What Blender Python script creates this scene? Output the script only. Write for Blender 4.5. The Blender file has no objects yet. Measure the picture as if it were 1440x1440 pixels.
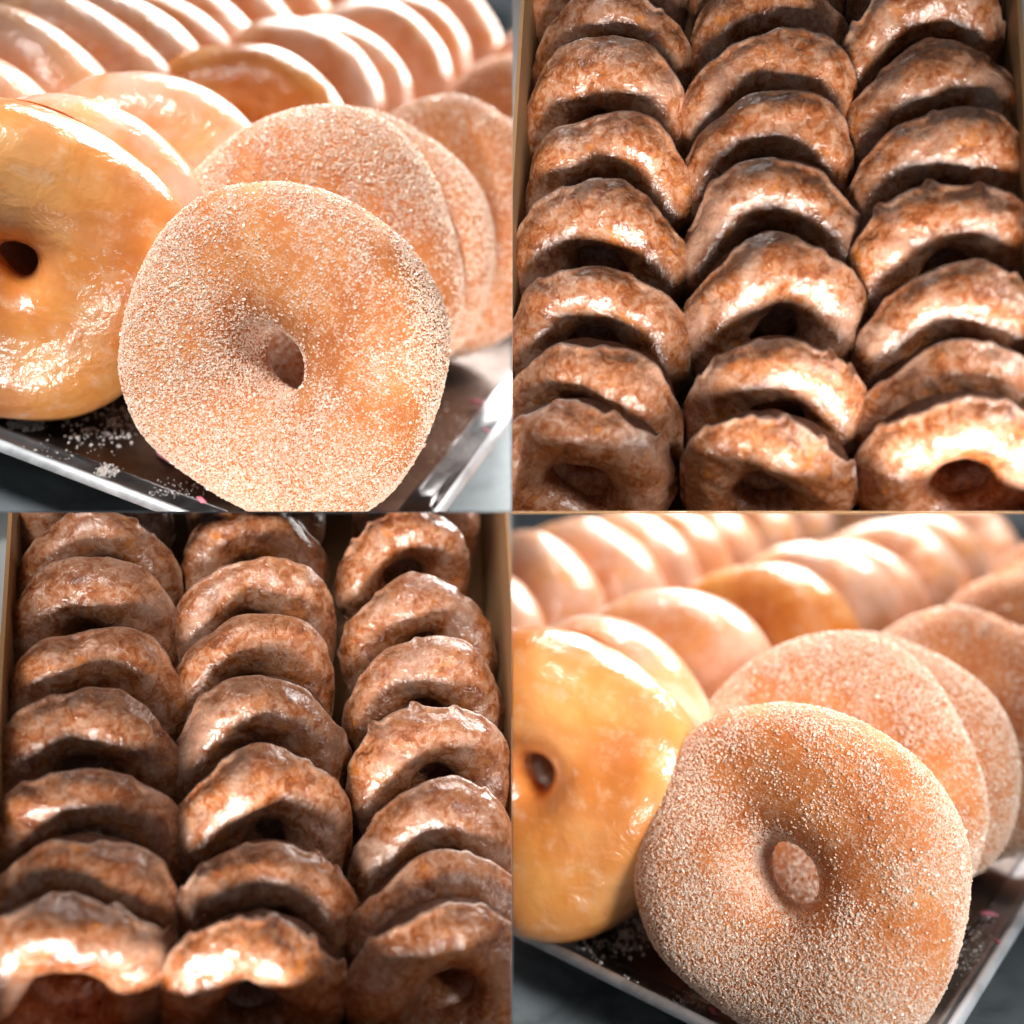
import bpy, bmesh, math
import numpy as np
from mathutils import Matrix, Vector

S = bpy.context.scene
C = S.collection
rad = math.radians

# ------------------------------------------------------------------ camera, light, exposure
F = 1400.0                       # focal length in photo pixels (the photo is 1440 wide)
PITCH = rad(25)
CAM = Vector((0, 0, 0.62))
RT = Vector((1, 0, 0)); FW = Vector((0, math.cos(PITCH), -math.sin(PITCH))); UP = Vector((0, math.sin(PITCH), math.cos(PITCH)))
W = Matrix((RT, UP, FW)).transposed()          # axes right, up, forward -> world
cd = bpy.data.cameras.new('camera'); cam = bpy.data.objects.new('camera', cd); C.objects.link(cam)
cam.location = CAM; cam.rotation_euler = (math.pi/2 - PITCH, 0, 0)
cd.sensor_width = 36; cd.angle = 2*math.atan(720/F)
cd.clip_start = .01; cd.clip_end = 50
FOCUS = .312
cd.dof.use_dof = True; cd.dof.focus_distance = FOCUS
cd.dof.aperture_fstop = (cd.lens/1000)/.0071
S.camera = cam
wd = bpy.data.worlds.new('World'); S.world = wd; wd.use_nodes = True
wd.node_tree.nodes['Background'].inputs[0].default_value = (.86, .93, 1, 1)
wd.node_tree.nodes['Background'].inputs[1].default_value = .12
S.view_settings.view_transform = 'Standard'; S.view_settings.look = 'None'
S.view_settings.exposure = 0; S.view_settings.gamma = 1
S.cycles.use_denoising = True
S.cycles.caustics_reflective = False; S.cycles.caustics_refractive = False
S.cycles.max_bounces = 8; S.cycles.sample_clamp_indirect = 6

def cw(x, y, z):                 # camera-frame metres -> world
    return CAM + W @ Vector((x, y, z))

def lamp(name, pos, target, sx, sy, power, col=(1, 1, 1), spread=180):
    l = bpy.data.lights.new(name, 'AREA'); l.shape = 'RECTANGLE'; l.size = sx; l.size_y = sy
    l.energy = power; l.color = col; l.spread = rad(spread)
    o = bpy.data.objects.new(name, l); C.objects.link(o)
    p, t = cw(*pos), cw(*target)
    o.location = p; o.rotation_euler = (t - p).to_track_quat('-Z', 'Y').to_euler()
    return o
# lamps: window light high behind each sugar-donut tray, an added soft fill before it, one low lamp before each box
lamp('window_lamp', (-.04, .70, .66), (-.12, .08, .44), .36, .50, 2.0, (1, .97, .94), 75)
lamp('window_lamp', (.30, .42, .84), (.11, -.08, .46), .50, .40, 6.0, (1, .97, .94), 130)
lamp('fill_lamp', (-.15, .27, .08), (-.10, .085, .35), .19, .19, .165, (1, .97, .94), 30)
lamp('fill_lamp', (.27, .04, .08), (.10, -.085, .35), .19, .19, .18, (1, .97, .94), 30)
lamp('low_lamp', (.070, -.114, .172), (.078, .105, .325), .19, .06, .225, (1, .95, .90), 42)
lamp('low_lamp', (-.088, -.262, .035), (-.082, -.066, .325), .20, .07, .225, (1, .95, .90), 32)

# ------------------------------------------------------------------ frames of the four set-ups
def quad_rot(sx, sy):            # turns the view axis to the middle of one quarter of the picture
    z = Vector((sx, sy, F)).normalized()
    a = Vector((0, 0, 1)).cross(z); ang = a.length and math.asin(min(1, a.length))
    return Matrix.Rotation(ang, 3, a.normalized())

class Frame:
    """a tilted surface: right / back / normal axes in the camera frame and a point on it"""
    def __init__(s, ox, oy, pitch, yaw, roll, px, py, depth):
        s.ox, s.oy = ox, oy
        M = quad_rot(ox - 360, 360 - oy) @ Matrix.Rotation(roll, 3, 'Z')
        e1 = Vector((1, 0, 0)); e2 = Vector((0, math.sin(pitch), math.cos(pitch))); n = Vector((0, math.cos(pitch), -math.sin(pitch)))
        s.a = M @ (math.cos(yaw)*e1 + math.sin(yaw)*e2)      # along the rows (to the back)
        s.b = M @ (-math.sin(yaw)*e1 + math.cos(yaw)*e2)     # across, to the left/back
        s.n = M @ n
        s.o = s.ray(px, py)*depth
    def ray(s, px, py):
        return Vector(((px + s.ox - 720)/F, (720 - py - s.oy)/F, 1.0))
    def hit(s, px, py, h=0.0):   # point h above the surface seen at this pixel
        r = s.ray(px, py); o = s.o + s.n*h
        return r*(o.dot(s.n)/r.dot(s.n))
    def world(s, x, y, z):       # surface coordinates -> world
        p = s.o + s.a*x + s.b*y + s.n*z
        return cw(*p)
    def local(s, p):
        d = p - s.o
        return Vector((d.dot(s.a), d.dot(s.b), d.dot(s.n)))
    def mat(s, x=0, y=0, z=0):
        R = Matrix((W @ s.a, W @ s.b, W @ s.n)).transposed()
        return Matrix.Translation(s.world(x, y, z)) @ R.to_4x4()

TL = Frame(0, 0, rad(22), rad(62.3), rad(-6.22), 425, 712, .351)
BR = Frame(720, 720, rad(22), rad(64), rad(-6), 425, 712, .338)
TRB = Frame(720, 0, rad(63.5), rad(90), 0, 360, 400, .325)
BLB = Frame(0, 720, rad(63.5), rad(90), 0, 360, 400, .325)

# ------------------------------------------------------------------ materials
def new_mat(name):
    m = bpy.data.materials.new(name); m.use_nodes = True
    nt = m.node_tree; b = nt.nodes['Principled BSDF']
    return m, nt, b
def N(nt, t, **kw):
    n = nt.nodes.new(t)
    for k, v in kw.items():
        if k in n.inputs.keys() if hasattr(n.inputs, 'keys') else False: n.inputs[k].default_value = v
        else: setattr(n, k, v)
    return n
def noise(nt, scale, detail=3, rough=.5, dist=0.0, off=(0, 0, 0)):
    tc = nt.nodes.new('ShaderNodeTexCoord'); mp = nt.nodes.new('ShaderNodeMapping')
    mp.inputs['Location'].default_value = off
    nt.links.new(tc.outputs['Object'], mp.inputs['Vector'])
    n = nt.nodes.new('ShaderNodeTexNoise')
    n.inputs['Scale'].default_value = scale; n.inputs['Detail'].default_value = detail
    n.inputs['Roughness'].default_value = rough; n.inputs['Distortion'].default_value = dist
    nt.links.new(mp.outputs[0], n.inputs['Vector'])
    return n.outputs['Fac']
def ramp(nt, fac, stops):
    r = nt.nodes.new('ShaderNodeValToRGB'); e = r.color_ramp.elements
    while len(e) < len(stops): e.new(.5)
    for i, (p, c) in enumerate(stops):
        e[i].position = p; e[i].color = (*c, 1) if len(c) == 3 else c
    nt.links.new(fac, r.inputs[0]); return r.outputs[0]
def mix(nt, fac, a, b):
    m = nt.nodes.new('ShaderNodeMix'); m.data_type = 'RGBA'
    for sock, v in ((m.inputs[0], fac), (m.inputs[6], a), (m.inputs[7], b)):
        if hasattr(v, 'links'): nt.links.new(v, sock)
        elif isinstance(v, tuple): sock.default_value = (*v, 1)
        else: sock.default_value = v
    return m.outputs[2]
def vramp(nt, fac, p0, p1, a=0.0, b=1.0):
    m = nt.nodes.new('ShaderNodeMapRange'); m.interpolation_type = 'SMOOTHSTEP'
    m.inputs[1].default_value = p0; m.inputs[2].default_value = p1
    m.inputs[3].default_value = a; m.inputs[4].default_value = b
    nt.links.new(fac, m.inputs[0]); return m.outputs[0]
def mth(nt, op, a, b):
    m = nt.nodes.new('ShaderNodeMath'); m.operation = op
    for s, v in ((m.inputs[0], a), (m.inputs[1], b)):
        if hasattr(v, 'links'): nt.links.new(v, s)
        else: s.default_value = v
    return m.outputs[0]
def bump(nt, b, h, dist, strength=1.0, sock='Normal'):
    n = nt.nodes.new('ShaderNodeBump'); n.inputs['Distance'].default_value = dist; n.inputs['Strength'].default_value = strength
    nt.links.new(h, n.inputs['Height']); nt.links.new(n.outputs[0], b.inputs[sock])
def attr(nt, name):
    a = nt.nodes.new('ShaderNodeAttribute'); a.attribute_name = name; return a.outputs['Fac']
def col(b, nt, c):
    if hasattr(c, 'links'): nt.links.new(c, b.inputs['Base Color'])
    else: b.inputs['Base Color'].default_value = (*c, 1)

# cinnamon-sugar crust: fried dough, dusted with fine sugar (the big crystals are geometry)
def mat_cinnamon():
    m, nt, b = new_mat('cinnamon_crust')
    big = noise(nt, 55, 3, .55); fine = noise(nt, 1500, 2, .6); mid = noise(nt, 420, 2, .6)
    c = ramp(nt, big, [(.3, (.46, .12, .024)), (.5, (.60, .19, .042)), (.72, (.68, .27, .08))])
    d = mth(nt, 'ADD', mth(nt, 'MULTIPLY', fine, .6), mth(nt, 'MULTIPLY', mid, .4))
    dust = vramp(nt, d, .48, .62)
    c = mix(nt, mth(nt, 'MULTIPLY', dust, .6), c, (.84, .58, .41))
    band = attr(nt, 'prof')      # the pale line round the rim where the dough never met the oil
    pale = mth(nt, 'MULTIPLY', vramp(nt, band, -.2, -.12), vramp(nt, band, .02, -.05))
    c = mix(nt, mth(nt, 'MULTIPLY', pale, .6), c, (.72, .46, .18))
    col(b, nt, c); b.inputs['Roughness'].default_value = .7
    b.inputs['Subsurface Weight'].default_value = 0
    bump(nt, b, d, .0008, .7)
    return m
def mat_sugar():
    m, nt, b = new_mat('sugar_crystal')
    c = ramp(nt, noise(nt, 900, 1), [(.35, (.82, .52, .36)), (.52, (.88, .68, .53)), (.7, (.92, .83, .75))])
    col(b, nt, c); b.inputs['Roughness'].default_value = .28; b.inputs['Specular IOR Level'].default_value = .6
    return m
def mat_dough():                 # yeast-raised dough under a glaze
    m, nt, b = new_mat('fried_dough')
    band = attr(nt, 'prof')
    c = ramp(nt, noise(nt, 60, 4, .6), [(.35, (.42, .15, .035)), (.65, (.56, .24, .06))])
    pale = mth(nt, 'MULTIPLY', vramp(nt, band, -.25, -.19), vramp(nt, band, -.02, -.07))
    c = mix(nt, pale, c, (.74, .56, .30))
    col(b, nt, c); b.inputs['Roughness'].default_value = .55
    bump(nt, b, noise(nt, 700, 4, .6), .0006, .6)
    return m
def mat_glaze():                 # clear sugar glaze over golden dough: colour of the dough with milky film
    m, nt, b = new_mat('sugar_glaze')
    info = nt.nodes.new('ShaderNodeObjectInfo')
    base = ramp(nt, noise(nt, 40, 3, .5, .4), [(.32, (.62, .185, .022)), (.52, (.77, .270, .040)), (.7, (.85, .39, .10))])
    milk = vramp(nt, noise(nt, 130, 6, .66, .25), .50, .76)
    amount = mth(nt, 'MULTIPLY', attr(nt, 'milk'), vramp(nt, noise(nt, 45, 3, .55, .3, (2, 7, 1)), .36, .62, .35, 1.1))
    c = mix(nt, mth(nt, 'MULTIPLY', milk, .6), base, (.86, .57, .36))
    c = mix(nt, amount, c, (.86, .57, .44))
    col(b, nt, c); b.inputs['Roughness'].default_value = .32
    b.inputs['Coat Weight'].default_value = .8; b.inputs['Coat Roughness'].default_value = .12
    h = mth(nt, 'ADD', noise(nt, 110, 3, .5, .6), mth(nt, 'MULTIPLY', noise(nt, 420, 3, .5, .4), .22))
    bump(nt, b, h, .0016, .4); bump(nt, b, h, .0030, .42, 'Coat Normal')
    return m
def mat_cake():                  # craggy brown cake dough
    m, nt, b = new_mat('cake_crumb')
    c = ramp(nt, noise(nt, 500, 5, .65), [(.3, (.055, .016, .006)), (.55, (.13, .042, .016)), (.75, (.24, .085, .033))])
    col(b, nt, c); b.inputs['Roughness'].default_value = .75
    bump(nt, b, noise(nt, 900, 5, .7), .0012, .9)
    return m
def mat_cakeglaze():             # thin glaze that shows the brown cake through it, milky where it is thick
    m, nt, b = new_mat('cracked_glaze')
    thick = attr(nt, 'thick')
    pat = noise(nt, 300, 6, .64, 1.0); pat2 = noise(nt, 700, 4, .6, .5); broad = noise(nt, 70, 2, .5, 0, (5, 2, 7))
    base = ramp(nt, mth(nt, 'ADD', mth(nt, 'MULTIPLY', pat, .75), mth(nt, 'MULTIPLY', broad, .25)),
                [(.34, (.11, .028, .008)), (.43, (.27, .070, .014)), (.50, (.345, .130, .052)), (.60, (.45, .24, .15))])
    spots = vramp(nt, pat2, .58, .70)
    c = mix(nt, mth(nt, 'MULTIPLY', spots, .45), base, (.52, .33, .22))
    dark = vramp(nt, noise(nt, 420, 3, .5, .4, (3, 1, 2)), .60, .72)
    c = mix(nt, mth(nt, 'MULTIPLY', dark, .65), c, (.20, .045, .010))
    amber = vramp(nt, noise(nt, 150, 4, .6, .8, (9, 4, 2)), .58, .68)
    c = mix(nt, mth(nt, 'MULTIPLY', amber, .6), c, (.50, .16, .022))
    oi = nt.nodes.new('ShaderNodeObjectInfo')          # some came out of the fryer darker than others
    hs = nt.nodes.new('ShaderNodeHueSaturation'); nt.links.new(c, hs.inputs['Color'])
    nt.links.new(vramp(nt, oi.outputs['Random'], 0, 1, .95, 1.3), hs.inputs['Value'])
    c = mix(nt, thick, hs.outputs[0], (.54, .39, .31))
    col(b, nt, c); b.inputs['Roughness'].default_value = .4
    b.inputs['Coat Weight'].default_value = 1; b.inputs['Coat Roughness'].default_value = .15
    h = mth(nt, 'ADD', noise(nt, 230, 4, .55, .8), mth(nt, 'MULTIPLY', noise(nt, 760, 3, .5), .28))
    bump(nt, b, h, .0011, .5); bump(nt, b, h, .0016, .6, 'Coat Normal')
    return m
def mat_steel(name, base, rough, metal=1.0):
    m, nt, b = new_mat(name)
    c = base
    b.inputs['Metallic'].default_value = metal
    tc = nt.nodes.new('ShaderNodeTexCoord'); mp = nt.nodes.new('ShaderNodeMapping')
    mp.inputs['Scale'].default_value = (60, 900, 60); nt.links.new(tc.outputs['Object'], mp.inputs['Vector'])
    n = nt.nodes.new('ShaderNodeTexNoise'); n.inputs['Scale'].default_value = 1; n.inputs['Detail'].default_value = 3
    nt.links.new(mp.outputs[0], n.inputs['Vector'])
    smear = noise(nt, 30, 4, .6, 1.0)
    r = mth(nt, 'ADD', mth(nt, 'MULTIPLY', smear, rough), rough*.5)
    nt.links.new(r, b.inputs['Roughness'])
    cc = mix(nt, vramp(nt, smear, .38, .62), tuple(x*.6 for x in base), base)
    col(b, nt, cc)
    bump(nt, b, n.outputs['Fac'], .00006, .6)
    return m
def mat_card(name, c, rough=.8):
    m, nt, b = new_mat(name)
    f = noise(nt, 120, 5, .7)
    col(b, nt, mix(nt, f, tuple(x*.85 for x in c), c)); b.inputs['Roughness'].default_value = rough
    bump(nt, b, noise(nt, 900, 3), .0002, .5)
    return m
def mat_plain(name, c, rough=.6):
    m, nt, b = new_mat(name); 
    f = noise(nt, 300, 3)
    col(b, nt, mix(nt, f, tuple(x*.75 for x in c), c)); b.inputs['Roughness'].default_value = rough
    return m
M = dict(cin=mat_cinnamon(), sugar=mat_sugar(), dough=mat_dough(), glaze=mat_glaze(), cake=mat_cake(), cglaze=mat_cakeglaze(),
         crumb=mat_plain('inner_crumb', (.72, .52, .28), .9), cakein=mat_plain('inner_cake', (.12, .045, .018), .9),
         tray=mat_steel('aluminium_pan', (.47, .46, .47), .32), counter=mat_steel('brushed_steel', (.40, .465, .50), .5, .12),
         panfloor=mat_steel('reflection_tint_pan', (.24, .20, .18), .34),  # dark brown base colour stands in for the donuts' reflection and shade
         rim=mat_steel('pan_rim', (.74, .78, .82), .55, .55),
         kraft=mat_card('kraft_board', (.40, .22, .095)), table=mat_card('grey_tabletop', (.42, .44, .45), .6),
         white=mat_plain('white_sugar', (.86, .83, .80), .4),
         pink=mat_plain('pink_icing', (.75, .22, .30), .5), back=mat_plain('slate_wall', (.05, .065, .075), .7))

# ------------------------------------------------------------------ helpers
def tag(o, label=None, cat=None, group=None, kind=None):
    for k, v in (('label', label), ('category', cat), ('group', group), ('kind', kind)):
        if v: o[k] = v
    return o
def empty(name, mw, label=None, cat=None, group=None):
    o = bpy.data.objects.new(name, None); o.empty_display_size = .02
    C.objects.link(o); o.matrix_world = mw
    return tag(o, label, cat, group)
def link(name, me, parent=None, mw=None):
    o = bpy.data.objects.new(name, me); C.objects.link(o)
    if parent: o.parent = parent
    if mw: o.matrix_world = mw
    return o
def np_mesh(name, V, Fq, mats, smooth=True):
    """Fq: (n,k) face array of one face size"""
    me = bpy.data.meshes.new(name); k = Fq.shape[1]; n = len(Fq)
    me.vertices.add(len(V)); me.vertices.foreach_set('co', np.asarray(V, np.float32).ravel())
    me.loops.add(n*k); me.loops.foreach_set('vertex_index', Fq.astype(np.int32).ravel())
    me.polygons.add(n); me.polygons.foreach_set('loop_start', np.arange(0, n*k, k, dtype=np.int32))
    me.polygons.foreach_set('loop_total', np.full(n, k, np.int32))
    me.polygons.foreach_set('use_smooth', np.full(n, smooth))
    for m in mats: me.materials.append(m)
    me.update(calc_edges=True); me.validate()
    return me
def fattr(me, name, vals):
    a = me.attributes.new(name, 'FLOAT', 'POINT'); a.data.foreach_set('value', np.asarray(vals, np.float32).ravel())

class Wob:                       # smooth random field on points
    def __init__(s, rng, freq, n=14):
        s.k = rng.normal(size=(n, 3))*freq; s.p = rng.uniform(0, 6.283, n); s.a = rng.uniform(.5, 1, n); s.a /= np.sqrt((s.a**2).sum()/2)
    def __call__(s, P):
        return (np.sin(P @ s.k.T + s.p)*s.a).sum(-1)
def wave(rng, u, ks, amp):
    return sum(amp*rng.normal()/math.sqrt(k)*np.cos(k*u + rng.uniform(0, 6.283)) for k in ks)

def sgnpow(x, e): return np.sign(x)*np.abs(x)**e
def normals(P, wrap_v=True):
    du = np.roll(P, -1, 0) - np.roll(P, 1, 0)
    if wrap_v: dv = np.roll(P, -1, 1) - np.roll(P, 1, 1)
    else: dv = np.gradient(P, axis=1)
    n = np.cross(du, dv); n /= np.linalg.norm(n, axis=-1, keepdims=True) + 1e-12
    return n
def grid_faces(nu, nv, wrap_v):
    i = np.arange(nu)[:, None]; j = np.arange(nv if wrap_v else nv - 1)[None, :]
    i2 = (i + 1) % nu; j2 = (j + 1) % nv
    f = np.stack([i*nv + j + 0*i2, i2*nv + j, i2*nv + j2, i*nv + j2 + 0*i2], -1)
    return f.reshape(-1, 4)

def ring_shape(rng, R, r, h, ex, a, u, square=0.0, sq_ph=0.0, back=.85, wob=.018, hole_off=(0, 0), lump=.0009, fine=.00025, seeds=None, exi=None, mid=.5):
    """points of a donut body; a: profile angle (0 outer rim, 90 front, 180 hole), u: angle round the ring"""
    Ru = R*(1 + seeds['w'](u)*wob + square*np.cos(4*(u - sq_ph)))
    ru = r*(1 + .10*seeds['w2'](u))
    ca, sa = np.cos(a), np.sin(a)
    e = np.where(ca < 0, exi or ex, ex)
    cx, cz = sgnpow(ca, 2/e), sgnpow(sa, 2/e)
    Rm = ru + (Ru - ru)*mid; w = np.where(ca < 0, Rm - ru, Ru - Rm)
    rr = Rm + w*cx
    z = h*cz*np.where(cz < 0, back, 1)*(1 + .07*seeds['w3'](u))
    k = 1 - rr/R                       # the hole sits a little off centre
    P = np.stack([rr*np.cos(u) + hole_off[0]*np.clip(k, 0, 1), rr*np.sin(u) + hole_off[1]*np.clip(k, 0, 1), z], -1)
    n = normals(P)
    P = P + n*(seeds['l'](P)*lump + seeds['f'](P)*fine)[..., None]
    return P
def make_seeds(rng, R):
    def uw(ks):
        c = [(k, rng.normal()/k**.5, rng.uniform(0, 6.283)) for k in ks]
        return lambda u: sum(a*np.cos(k*u + p) for k, a, p in c)
    return dict(w=uw((2, 3, 5)), w2=uw((2, 3)), w3=uw((1, 2, 3)), l=Wob(rng, 1.6/R*1.6), f=Wob(rng, 9/R))

def ring_mesh(name, seed, R, r, h, ex, nu, nv, mat, cap, **kw):
    rng = np.random.default_rng(seed); sd = make_seeds(rng, R)
    u = np.linspace(0, 2*np.pi, nu, endpoint=False)[:, None] + np.zeros((1, nv))
    a = np.linspace(-np.pi, np.pi, nv, endpoint=False)[None, :] + np.zeros((nu, 1))
    P = ring_shape(rng, R, r, h, ex, a, u, seeds=sd, **kw)
    me = np_mesh(name, P.reshape(-1, 3), grid_faces(nu, nv, True), [mat, cap])
    fattr(me, 'prof', a/np.pi)
    return me, P, sd
def shell_mesh(name, seed, R, r, h, ex, nu, nv, mat, a0, a1, thick, milk=0.0, drip=None, tip=False, lipk=.7, **kw):
    """glaze: a coat of its own over the front of the same ring, from the rim (a0 + drips) over the face into the hole (a1)"""
    rng = np.random.default_rng(seed); sd = make_seeds(rng, R)
    r2 = np.random.default_rng(seed + 999)
    u1 = np.linspace(0, 2*np.pi, nu, endpoint=False)
    lo = rad(a0) + np.zeros(nu)
    if drip:
        for amp, k0, k1, cnt in drip:
            dr = np.zeros(nu)
            for q in range(cnt):
                k = int(r2.integers(k0, k1)); dr = dr + r2.normal()*np.cos(k*u1 + r2.uniform(0, 6.28))/cnt**.5
            lo = lo + (rad(amp)*np.clip(dr, 0, 3)**1.6 if amp < 0 else rad(amp)*dr)     # negative: drips running down the rim
    hi = rad(a1) + rad(6)*sd['w2'](u1)
    t = np.linspace(0, 1, nv)[None, :]
    tt = t + .35*np.sin(2*np.pi*t)/(2*np.pi)*0
    a = lo[:, None]*(1 - tt) + hi[:, None]*tt
    u = u1[:, None] + np.zeros((1, nv))
    P = ring_shape(rng, R, r, h, ex, a, u, seeds=sd, **kw)
    n = normals(P, False)
    edge = np.clip(np.minimum(t, 1 - t)/.045, 0, 1)
    prof = np.sqrt(np.clip(1 - (1 - edge)**2, 0, 1))
    lip = np.exp(-((t - .045)/.035)**2)*lipk
    wb = Wob(r2, 5/R)(P)*.22; wf = Wob(r2, 16/R)(P)*.09
    d = thick*(prof*(1 + wb + wf) + lip*prof) - (1 - prof)*thick*.5
    P2 = P + n*d[..., None]
    me = np_mesh(name, P2.reshape(-1, 3), grid_faces(nu, nv, False), [mat])
    fattr(me, 'prof', a/np.pi)
    tk = np.clip(np.exp(-((t - .03)/.03)**2)*.8 + 0*a, 0, 1)*(tip or 0)
    if tip:
        tk = tk + .30*np.clip(Wob(r2, 6/R)(P) - .6, 0, 1)
    fattr(me, 'thick', np.clip(tk, 0, 1)); fattr(me, 'milk', np.full(tk.shape, milk))
    return me

def sugar_mesh(name, seed, P, count, size, dens):
    """crystals: small skewed blocks set on the surface"""
    rng = np.random.default_rng(seed)
    nu, nv = P.shape[:2]; n = normals(P)
    Q = np.roll(P, -1, 0); T = np.roll(P, -1, 1)
    area = np.linalg.norm(np.cross(Q - P, T - P), axis=-1).ravel()
    idx = rng.choice(nu*nv, count*2, p=area/area.sum())
    i, j = idx//nv, idx % nv
    s, t = rng.random((2, count*2, 1))
    p00, p10, p01, p11 = P[i, j], P[(i+1) % nu, j], P[i, (j+1) % nv], P[(i+1) % nu, (j+1) % nv]
    c = (p00*(1-s) + p10*s)*(1-t) + (p01*(1-s) + p11*s)*t
    nn = n[i, j]
    w1, w2 = Wob(rng, 55), Wob(rng, 240)
    d = dens(c, nn) + .55*w1(c) + .35*w2(c)
    keep = rng.random(count*2) < 1/(1 + np.exp(-3.2*d)); c = c[keep][:count]; nn = nn[keep][:count]
    m = len(c)
    # random rotation + cuboid
    q = rng.normal(size=(m, 4)); q /= np.linalg.norm(q, axis=1, keepdims=True)
    w, x, y, z = q.T
    Rm = np.stack([1-2*(y*y+z*z), 2*(x*y-z*w), 2*(x*z+y*w), 2*(x*y+z*w), 1-2*(x*x+z*z), 2*(y*z-x*w), 2*(x*z-y*w), 2*(y*z+x*w), 1-2*(x*x+y*y)], 1).reshape(m, 3, 3)
    cube = np.array([(x, y, z) for z in (-1, 1) for y in (-1, 1) for x in (-1, 1)], float)
    sc = size*rng.lognormal(-.05, .33, (m, 1, 1))*rng.uniform(.7, 1.15, (m, 1, 3))*.5
    cor = cube[None]*sc*rng.uniform(.75, 1.1, (m, 8, 1))
    V = np.einsum('mij,mkj->mki', Rm, cor) + (c + nn*size*.16)[:, None]
    f = np.array([(0, 2, 3, 1), (4, 5, 7, 6), (0, 1, 5, 4), (2, 6, 7, 3), (0, 4, 6, 2), (1, 3, 7, 5)])
    Fq = (f[None] + 8*np.arange(m)[:, None, None]).reshape(-1, 4)
    return np_mesh(name, V.reshape(-1, 3), Fq, [M['sugar']], smooth=False)

# cutting things off flat where a neighbouring set-up begins (planes through the camera frame's axes)
def cut_obj(o, axis, side, at=.0002, capmat=None):
    """keep the part on `side` (+1/-1) of the camera-frame plane axis = 0"""
    ax = {'x': Vector((1, 0, 0)), 'y': Vector((0, 1, 0))}[axis]
    nw = (W @ ax)*side; pw = CAM + nw*at
    bpy.context.view_layer.update()
    mw = o.matrix_world.copy(); iv = mw.inverted()
    nl = (mw.to_3x3().transposed() @ nw).normalized(); pl = iv @ pw
    n = len(o.data.vertices); co = np.empty(n*3, np.float32); o.data.vertices.foreach_get('co', co); co = co.reshape(-1, 3)
    d = (co - np.array(pl)) @ np.array(nl)
    if d.min() >= 0: return True
    if d.max() <= 0: return False
    me = o.data.copy(); o.data = me
    bm = bmesh.new(); bm.from_mesh(me)
    res = bmesh.ops.bisect_plane(bm, geom=bm.verts[:] + bm.edges[:] + bm.faces[:], dist=1e-7, plane_co=pl, plane_no=nl, clear_inner=True)
    if capmat is not None:
        eds = [g for g in res['geom_cut'] if isinstance(g, bmesh.types.BMEdge)]
        r = bmesh.ops.triangle_fill(bm, use_beauty=False, edges=eds, normal=-nl)
        for g in r['geom']:
            if isinstance(g, bmesh.types.BMFace): g.material_index = capmat; g.smooth = False
    bm.to_mesh(me); bm.free()
    return len(me.vertices) > 0

def bm_obj(name, bm, mats, parent=None, mw=None, smooth=False):
    me = bpy.data.meshes.new(name); bmesh.ops.recalc_face_normals(bm, faces=bm.faces); bm.to_mesh(me); bm.free()
    for m in mats: me.materials.append(m)
    if smooth: me.polygons.foreach_set('use_smooth', [True]*len(me.polygons))
    return link(name, me, parent, mw)
def box_bm(x0, x1, y0, y1, z0, z1, bev=0.0, bm=None):
    bm = bm or bmesh.new()
    r = bmesh.ops.create_cube(bm, size=1); vs = r['verts']
    for v in vs: v.co = Vector(((x0+x1)/2 + v.co.x*(x1-x0), (y0+y1)/2 + v.co.y*(y1-y0), (z0+z1)/2 + v.co.z*(z1-z0)))
    if bev: bmesh.ops.bevel(bm, geom=list({e for v in vs for e in v.link_edges}), offset=bev, segments=2, affect='EDGES')
    return bm
def cap_edge(prof, xs, ys): ...

# ------------------------------------------------------------------ the steel counters, trays (upper left, lower right)
def tray_corner(fr):             # where the pan's outer rim corner lies on the pan's rim plane
    return fr.local(fr.hit(*((541, 838) if fr is TL else (547, 865)), .004))
def build_tray(fr, label, cuts):
    c = tray_corner(fr)
    L, Wd = .66, .50             # along a (rows) and along b
    root = empty('sheet_pan', fr.mat(c.x, c.y, 0), label, 'tray', None)
    run, rise, rr = .0165, .0036, .0021
    # floor
    bm = box_bm(run, L - run, run, Wd - run, -.0012, 0)
    parts = [bm_obj('pan_floor', bm, [M['panfloor']]*2, root)]
    # sloped wall and rolled rim swept round the rectangle with rounded corners
    prof = [(run, 0), (run*.85, .0002), (run*.5, rise*.45), (rr*2.2, rise*.93)]
    wall_o = prof + [(rr*2.2, rise*.93 - .0010), (run*.5, rise*.45 - .0011), (run, -.0011)]
    rim_o = [(rr + rr*math.cos(t), rise + rr*math.sin(t)) for t in np.linspace(0, 2*math.pi, 14, endpoint=False)]
    def sweep(name, pr, mt='tray'):
        def loop(off, z):        # rounded rectangle, inset by off
            rc = max(.0015, .022 - off); pts = []
            for cx, cy, a0 in ((off+rc, off+rc, 180), (L-off-rc, off+rc, 270), (L-off-rc, Wd-off-rc, 0), (off+rc, Wd-off-rc, 90)):
                for k in range(9):
                    t = rad(a0 + k*90/8); pts.append((cx + rc*math.cos(t), cy + rc*math.sin(t), z))
            return pts
        V = np.array([loop(o_, z_) for o_, z_ in pr]); m, k = V.shape[:2]
        i = np.arange(m)[:, None]; j = np.arange(k)[None, :]
        f = np.stack([i*k + j, ((i+1) % m)*k + j, ((i+1) % m)*k + (j+1) % k, i*k + (j+1) % k], -1).reshape(-1, 4)
        o = link(name, np_mesh(name, V.reshape(-1, 3), f, [M[mt], M[mt]], smooth=True), root)
        return o
    w_ = sweep('sloped_wall', wall_o); parts.append(w_)
    parts.append(sweep('rolled_rim', rim_o, 'rim'))
    for p in parts:
        for a, s in cuts: cut_obj(p, a, s, capmat=1)
    return root, c
tl_tray, tl_c = build_tray(TL, 'aluminium sheet pan under the sugared and glazed donuts at upper left', [('x', -1), ('y', 1)])
BRT = Frame(720, 720, rad(22), rad(66), rad(-6), 425, 712, .338)
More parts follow.
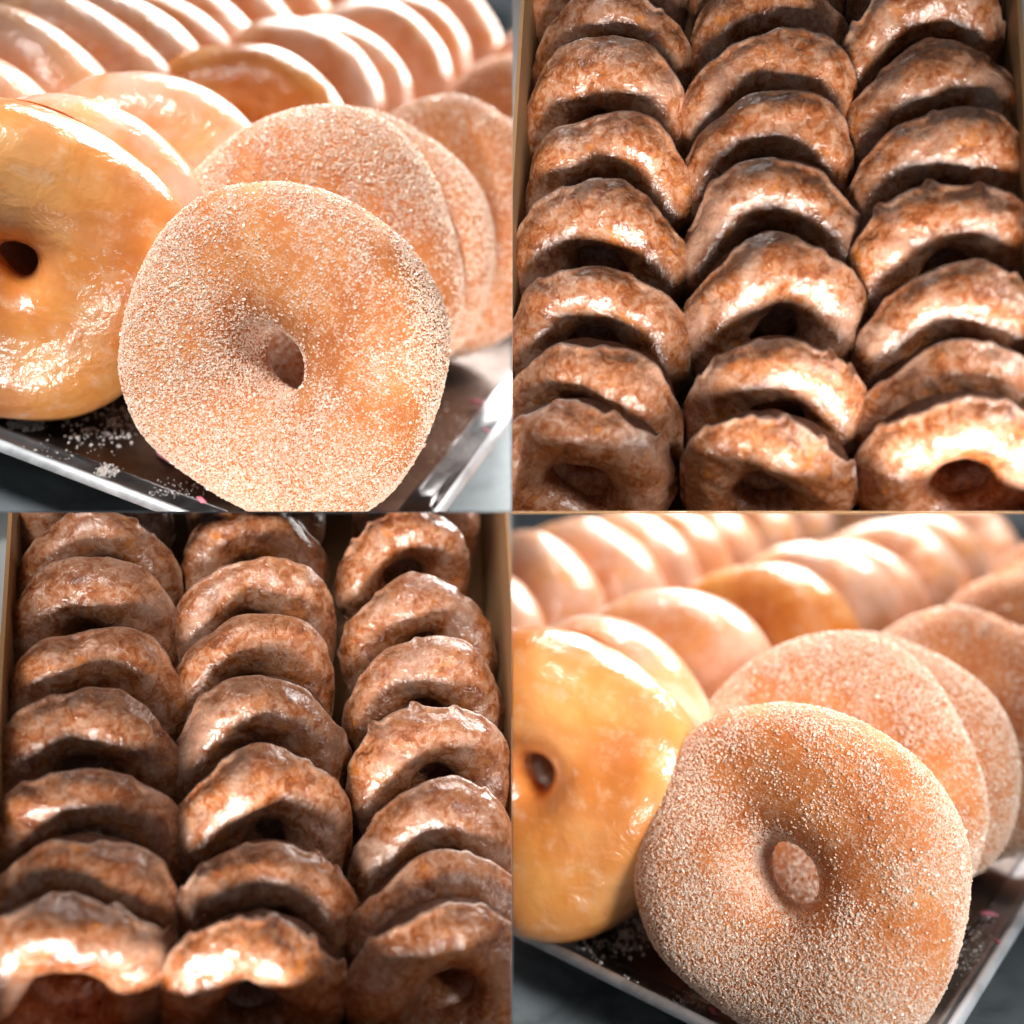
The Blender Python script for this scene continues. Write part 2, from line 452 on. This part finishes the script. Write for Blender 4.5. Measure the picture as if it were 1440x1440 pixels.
br_tray, br_c = build_tray(BRT, 'aluminium sheet pan under the sugared and glazed donuts at lower right', [('x', 1)])
def counter(fr, c, cuts, drop=.03):
    mw = fr.mat(c.x, c.y, -drop)
    o = bm_obj('counter', box_bm(-.25, 1.5, -1.0, 1.3, -.004, 0), [M['counter'], M['counter']], None, mw)
    tag(o, kind='structure')
    for a, s in cuts: cut_obj(o, a, s, capmat=1)
counter(TL, tl_c, [('x', -1), ('y', 1)]); counter(BRT, br_c, [('x', 1)])

# ------------------------------------------------------------------ sugared and glazed donuts
def orient(fr, yaw, lean, roll, pos):
    """matrix for a ring whose front looks down the row, turned by yaw, leaning back by lean"""
    d = -(fr.a*math.cos(yaw) + fr.b*math.sin(yaw))
    z = (d*math.cos(lean) + fr.n*math.sin(lean)).normalized()
    y = (fr.n - z*fr.n.dot(z)).normalized(); x = z.cross(y)   # (the camera frame is left-handed)
    R = Matrix((W @ x, W @ y, W @ z)).transposed() @ Matrix.Rotation(roll, 3, 'Z')
    return Matrix.Translation(cw(*pos)) @ R.to_4x4()

CIN = [  # px, py of the ring's middle, R (mm), yaw, lean, label
 (394, 496, 54.0, -6, 17, 'cinnamon sugar donut standing foremost'),
 (452, 378, 55.5, 2, 22, 'second cinnamon sugar donut, leaning right behind the foremost one'),
 (512, 352, 53, -4, 24, 'third cinnamon sugar donut, half hidden and leaning behind the second'),
 (628, 306, 56, 0, 24, 'fourth cinnamon sugar donut, past the gap at the right'),
 (724, 228, 55, 0, 30, 'fifth cinnamon sugar donut, blurred at the right edge'),
 (762, 172, 55, 0, 30, 'sixth cinnamon sugar donut, only its crest showing at the right edge'),
 (785, 122, 55, 0, 30, 'seventh cinnamon sugar donut, faint crest farthest back at the right edge'),
]
GLZ = [
 (40, 376, 53, -8, 12, 'golden glazed donut foremost at the left'),
 (105, 332, 51, -6, 22, 'pale glazed donut peeking out behind the golden foremost one'),
 (212, 282, 52, -6, 24, 'smooth tan glazed donut behind the second cinnamon donut'),
 (345, 214, 52, -8, 22, 'golden orange glazed donut standing out among pale ones'),
 (415, 168, 51, -8, 24, 'pale glazed donut right behind the golden orange one'),
 (462, 150, 50, -6, 24, 'pale glazed donut pressed behind its pale neighbour in the middle column'),
 (520, 122, 52, -8, 22, 'mauve tinted glazed donut towards the back of the middle column'),
 (565, 98, 51, -4, 24, 'pale blurred glazed donut last but one in the middle column'),
 (618, 76, 51, -8, 22, 'pale blurred glazed donut last in the middle column'),
 (-80, 215, 51, -8, 18, 'glazed donut cut by the left edge'),
 (6, 165, 52, -8, 20, 'glazed donut with white highlight beside the left edge'),
 (92, 140, 53, -4, 20, 'glazed donut, next after the one beside the left edge'),
 (148, 122, 54, -6, 20, 'broad pale glazed donut under the dark corner'),
 (212, 96, 50, -8, 20, 'narrow orange glazed donut in the left column'),
 (256, 72, 51, -8, 22, 'blurred glazed donut behind the narrow orange one'),
 (318, 50, 51, -8, 22, 'blurred glazed donut far back in the left column'),
 (378, 30, 51, -8, 22, 'blurred glazed donut at the far end of the left column'),
 (440, 12, 51, -8, 22, 'faint glazed donut beyond the far end of the left column'),
]
MESH = {}
def cinn_meshes(k):
    if k in MESH: return MESH[k]
    big = k < 3
    R = CIN[k][2]/1000; rng = np.random.default_rng(50 + k)
    sq = (.026, rad(38)) if k == 0 else (.012, rng.uniform(0, 1.5))
    me, P, sd = ring_mesh('dough', 300 + k, R, .0115, .0185 if k == 0 else .0205, 2.35, 220 if big else 120, 140 if big else 80, M['cin'], M['crumb'],
                          square=sq[0], sq_ph=sq[1], wob=.020, back=.92, lump=.0010 if k == 0 else .0017, fine=.00012, hole_off=(.001, -.002), exi=3.1, mid=.5)
    cnt = [85000, 56000, 40000, 26000, 8000, 5000, 4000][k]
    def dens(c, n):              # heavier near the rim and in patches low on the face
        rr = np.hypot(c[:, 0], c[:, 1])/R
        return .1 + 1.0*np.clip(rr - .62, 0, 1)*1.5 - .5*np.exp(-((rr - .35)/.14)**2) + .7*np.exp(-(((c[:, 0] + .25*R)/(.35*R))**2 + ((c[:, 1] + .6*R)/(.3*R))**2))
    sg = sugar_mesh('sugar_crystals', 700 + k, P, cnt, [.00041, .00052, .00054, .0006, .0007, .0009, .0009][k], dens)
    MESH[k] = (me, sg); return MESH[k]
def glz_meshes(k):
    key = 'g%d' % k
    if key in MESH: return MESH[key]
    R = GLZ[k][2]/1000; rng = np.random.default_rng(90 + k)
    big = k < 2
    kw = dict(square=.006, sq_ph=rng.uniform(0, 1.5), wob=.022, back=.9, lump=.0013, fine=.0001, hole_off=(0, .004 if k == 0 else 0))
    hh = .0190 if k == 0 else .0215; r = .0066 if k == 0 else .0088
    nu, nv = (200, 110) if big else (96, 56)
    me, P, sd = ring_mesh('dough', 500 + k, R, r, hh, 2.3, nu, nv, M['dough'], M['crumb'], **kw)
    milk = .12 if k == 0 else .05 if k == 3 else (.4 if k in (13,) else .72)
    gl = shell_mesh('glaze', 500 + k, R, r, hh, 2.3, nu, nv, M['glaze'], -14 if k == 0 else -48, 205, .0008, milk=milk, drip=[(3, 2, 7, 3)], **kw)
    MESH[key] = (me, gl); return MESH[key]

def Rm_(r): return r/1000
def place_donut(fr, row, px, py, R, yaw, lean):
    Rm = R/1000; h = Rm*math.cos(rad(lean)) + .0165*math.sin(rad(lean))*.9
    p = fr.hit(px, py, h*.985)
    return p
def build_tray_donuts(fr, where, cuts, ytw, ytg, gsc):
    for k, (px, py, R, yaw, lean, lab) in enumerate(CIN):
        yaw += ytw
        if fr is TL and k == 3: py += 16
        if fr is TL and k == 0: yaw -= 5; px += 5
        p = place_donut(fr, 0, px, py, R, yaw, lean)
        root = empty('cinnamon_sugar_donut', orient(fr, rad(yaw), rad(lean), 0, p), '%s, %s tray' % (lab, where), 'donut', 'cinnamon sugar donuts on the trays')
        me, sg = cinn_meshes(k)
        d = link('dough', me, root); s = link('sugar_crystals', sg, root); s['kind'] = 'stuff'
        for a, sd, zmax in cuts:
            if p.z < zmax: cut_obj(d, a, sd, capmat=1); cut_obj(s, a, sd)
    for k, (px, py, R, yaw, lean, lab) in enumerate(GLZ):
        yaw += ytg; R *= gsc
        if fr is BR and k == 0: yaw += 24; px += 4
        if fr is TL and k == 0: yaw += 14; px -= 10
        if fr is TL: py += {1: 12, 2: 22, 3: 10}.get(k, 40 if k > 8 else 0)
        p = place_donut(fr, 0, px, py, R, yaw, lean)
        root = empty('glazed_donut', orient(fr, rad(yaw), rad(lean), rad(k*67 % 360), p), '%s, %s tray' % (lab, where), 'donut', 'glazed donuts on the trays')
        me, gl = glz_meshes(k)
        root.scale = (gsc, gsc, gsc)
        d = link('dough', me, root); g = link('glaze', gl, root)
        for a, sd, zmax in cuts:
            if p.z < zmax: cut_obj(d, a, sd, capmat=1); cut_obj(g, a, sd)
build_tray_donuts(TL, 'upper left', [('x', -1, .40), ('y', 1, .40)], 12, 28, 1.0)
build_tray_donuts(BR, 'lower right', [('x', 1, .40)], 13, 4, 1.1)

# ------------------------------------------------------------------ boxes of glazed cake donuts (upper right, lower left)
CAKE = []  # px of ring's middle, py of the crest, width in px, column, row from the back
for colname, rows in (
    ('left', [(130, -95, 212), (145, -8, 216), (135, 65, 229), (131, 167, 226), (122, 257, 238), (117, 366, 246), (110, 465, 250), (98, 561, 256)]),
    ('middle', [(360, -98, 205), (357, -22, 208), (357, 51, 230), (358, 138, 229), (361, 230, 243), (364, 336, 243), (367, 460, 252), (355, 577, 236)]),
    ('right', [(585, -90, 208), (568, -26, 213), (590, 72, 237), (595, 159, 240), (607, 258, 246), (612, 370, 250), (622, 465, 254), (624, 560, 256)])):
    for k, (x, y, w) in enumerate(rows): CAKE.append((x, y, w, colname, k))
ORD = {7: 'foremost', 6: 'second from the front', 5: 'third from the front', 4: 'fourth from the front', 3: 'fifth from the front',
       2: 'sixth from the front', 1: 'seventh from the front', 0: 'hindmost'}
def cake_meshes(i, Rm):
    key = 'c%d' % i
    if key in MESH: return MESH[key]
    kw = dict(square=0, wob=.026, back=.8, lump=.0008, fine=.00022)
    r = Rm*.335; hh = Rm*.355
    me, P, sd = ring_mesh('cake', 1100 + i, Rm, r, hh, 2.15, 150, 72, M['cake'], M['cakein'], **kw)
    gl = shell_mesh('glaze', 1100 + i, Rm, r, hh, 2.15, 260, 110, M['cglaze'], 7, 215, .0010, drip=[(4, 3, 9, 3), (-9, 9, 26, 6)], tip=.75, lipk=.7, **kw)
    MESH[key] = (me, gl); return MESH[key]
def build_cake_box(fr, where, cuts):
    rng = np.random.default_rng(4)
    fh = .0                      # box floor
    for i, (x, y, w, cn, k) in enumerate(CAKE):
        lean = rad((33 if k == 7 else 46) + rng.uniform(-3, 3)); yaw = rad(rng.uniform(-4, 4))
        if k == 1 and cn == 'right': lean = rad(36)
        Rm = .0262; hh = Rm*.36
        h = Rm*math.cos(lean) + hh*math.sin(lean)*.8
        p = fr.hit(x, y + (.41 if k == 7 else .53 if k == 6 else .52 if k > 2 else .54)*w, h)
        Rm = w*1.01/2*p.z/F
        root = empty('glazed_cake_donut', orient(fr, yaw, lean, rng.uniform(0, 6.28), p),
                     'brown glazed donut, %s, %s row, %s box' % (ORD[k], cn, where), 'donut', 'glazed cake donuts packed in boxes')
        me, gl = cake_meshes(i, Rm)
        d = link('cake', me, root); g = link('glaze', gl, root)
        for a, sd in cuts:
            cut_obj(d, a, sd, capmat=1); cut_obj(g, a, sd)
    # the box: floor and folded kraft walls
    root = empty('donut_box', fr.mat(0, 0, -.0005), 'kraft cardboard box packed with three rows of brown donuts, %s' % where, 'box')
    t = .0012; H = .045; HF = .040
    x1 = fr.local(fr.hit(360, -150, 0)).x; x0 = fr.local(fr.hit(360, 752, HF)).x
    def side(xa, xb, px_a, py_a, px_b, py_b):        # the walls bow out a little to the front
        A, B = fr.local(fr.hit(px_a, py_a, H)), fr.local(fr.hit(px_b, py_b, H))
        g = lambda x: A.y + (B.y - A.y)*(x - A.x)/(B.x - A.x)
        return g(xa), g(xb)
    l0, l1 = side(x0, x1, 17, 0, -22, 640); r0, r1 = side(x0, x1, 711, 0, 748, 640)
    yl, yr = max(l0, l1), min(r0, r1)
    def slab(name, pts, z0, z1):
        bm = bmesh.new(); vs = [[bm.verts.new((x, y, z)) for x, y in pts] for z in (z0, z1)]
        bm.faces.new(vs[0]); bm.faces.new(vs[1])
        for q in range(4): bm.faces.new((vs[0][q], vs[0][(q+1) % 4], vs[1][(q+1) % 4], vs[1][q]))
        return bm_obj(name, bm, [M['kraft']]*2, root)
    ps = [slab('box_floor', [(x0, r0), (x1, r1), (x1, l1), (x0, l0)], -t, 0),
          slab('side_panel', [(x0, l0), (x1, l1), (x1, l1 + t), (x0, l0 + t)], -t, H),
          slab('side_panel', [(x0, r0 - t), (x1, r1 - t), (x1, r1), (x0, r0)], -t, H),
          slab('end_panel', [(x1, r1 - t), (x1 + t, r1 - t), (x1 + t, l1 + t), (x1, l1 + t)], -t, H)]
    # the front wall leans out, its upper edge just under the lower edge of this quarter
    yb = 720.3 if where == 'upper right' else 725
    near, far = (.257 if where == 'upper right' else .242), .345
    xs = (-2, 745) if where == 'upper right' else (-30, 719)
    bm = bmesh.new(); cs = []
    for dn in (0, -.0002):
        cs.append([bm.verts.new(cw(*(fr.ray(px, yb)*d + Vector((0, dn, 0))))) for px, d in ((xs[0], near), (xs[1], near), (xs[1], far), (xs[0], far))])
    bm.faces.new(cs[0]); bm.faces.new(cs[1])
    for q in range(4): bm.faces.new((cs[0][q], cs[0][(q+1) % 4], cs[1][(q+1) % 4], cs[1][q]))
    imw = root.matrix_world.inverted(); bm.transform(imw)
    ps.append(bm_obj('front_panel', bm, [M['kraft']]*2, root))
    tb = bm_obj('tabletop', box_bm(x0 - .02, x1 + .08, yr - .12, yl + .12, -.008, -t - .0008), [M['table']]*2, None, fr.mat())
    tag(tb, kind='structure')
    for o in ps + [tb]:
        if o.name.startswith('front_panel'): continue
        ok = True
        for a, sd in cuts: ok = ok and cut_obj(o, a, sd, capmat=1)
        if not ok: bpy.data.objects.remove(o)
build_cake_box(TRB, 'upper right', [('x', 1), ('y', 1)])
build_cake_box(BLB, 'lower left', [('x', -1), ('y', -1)])

# ------------------------------------------------------------------ spilled sugar and bits of pink icing on the pans
def crumbs(fr, where, tray_fr, corner):
    rng = np.random.default_rng(21)
    spots = []
    for cx, cy, sx, sy, n, h, sz in ((165, 590, 34, 26, 46, .0, .0011), (120, 610, 40, 18, 22, .0, .0010), (150, 663, 14, 8, 46, .0028, .00075),
                                     (245, 690, 40, 12, 34, .0018, .00055), (640, 610, 40, 50, 46, .0020, .00065), (60, 640, 60, 14, 26, .0025, .00055), (35, 598, 18, 6, 40, 0, .0011)):
        for _ in range(n*3):
            x, y = cx + sx*rng.normal()*.6, cy + sy*rng.normal()*.6
            if not (2 < x < 716 and 2 < y < 716): continue
            q = tray_fr.local(fr.hit(x, y, h)) - corner       # only what lands inside the rim
            if q.x < .003 or q.y < .003: continue
            p = fr.local(fr.hit(x, y, h)); spots.append((p.x, p.y, h + sz*.3, sz*.62*rng.lognormal(0, .4)))
    q = np.array(spots); m = len(q)
    a = rng.normal(size=(m, 4)); a /= np.linalg.norm(a, axis=1, keepdims=True); w, x, y, z = a.T
    R = np.stack([1-2*(y*y+z*z), 2*(x*y-z*w), 2*(x*z+y*w), 2*(x*y+z*w), 1-2*(x*x+z*z), 2*(y*z-x*w), 2*(x*z-y*w), 2*(y*z+x*w), 1-2*(x*x+y*y)], 1).reshape(m, 3, 3)
    cube = np.array([(i, j, k) for k in (-1, 1) for j in (-1, 1) for i in (-1, 1)], float)
    V = np.einsum('mij,mkj->mki', R, cube[None]*q[:, 3][:, None, None]*.5*rng.uniform(.6, 1.2, (m, 8, 1))) + q[:, None, :3]
    f = np.array([(0, 2, 3, 1), (4, 5, 7, 6), (0, 1, 5, 4), (2, 6, 7, 3), (0, 4, 6, 2), (1, 3, 7, 5)])
    o = link('sugar_crumbs', np_mesh('sugar_crumbs', V.reshape(-1, 3), (f[None] + 8*np.arange(m)[:, None, None]).reshape(-1, 4), [M['white']], False), None, fr.mat())
    tag(o, kind='stuff')
    for k, (px, py, h, a, b_, lab) in enumerate(((233, 641, .0006, .0085, .0038, 'pink icing flake tucked under the left side of the foremost cinnamon donut'),
                                            (283, 704, .0030, .0035, .0016, 'tiny pink icing flake on the near edge of the pan'),
                                            (668, 566, .0024, .0055, .0022, 'pale pink icing smear on the right rim of the pan'),
                                            (683, 606, .0050, .0030, .0013, 'small pink icing bit at the right corner of the pan rim'))):
        r2 = np.random.default_rng(60 + k); bm = bmesh.new(); bmesh.ops.create_icosphere(bm, subdivisions=3, radius=1)
        wb = Wob(r2, 2.2)
        for v in bm.verts:
            s_ = 1 + .22*float(wb(np.array(v.co)[None])[0]); v.co = Vector((v.co.x*a*s_*.5, v.co.y*b_*s_*.5, v.co.z*.0009))
        p = fr.local(fr.hit(px, py, h))
        o = bm_obj('icing_flake', bm, [M['pink']], None, fr.mat(p.x, p.y, h + .0004) @ Matrix.Rotation(r2.uniform(0, 3), 4, 'Z'), True)
        tag(o, '%s, %s' % (lab, where), 'icing', 'pink icing flakes on the pans')
crumbs(TL, 'upper left', TL, tl_c); crumbs(BR, 'lower right', BRT, br_c)
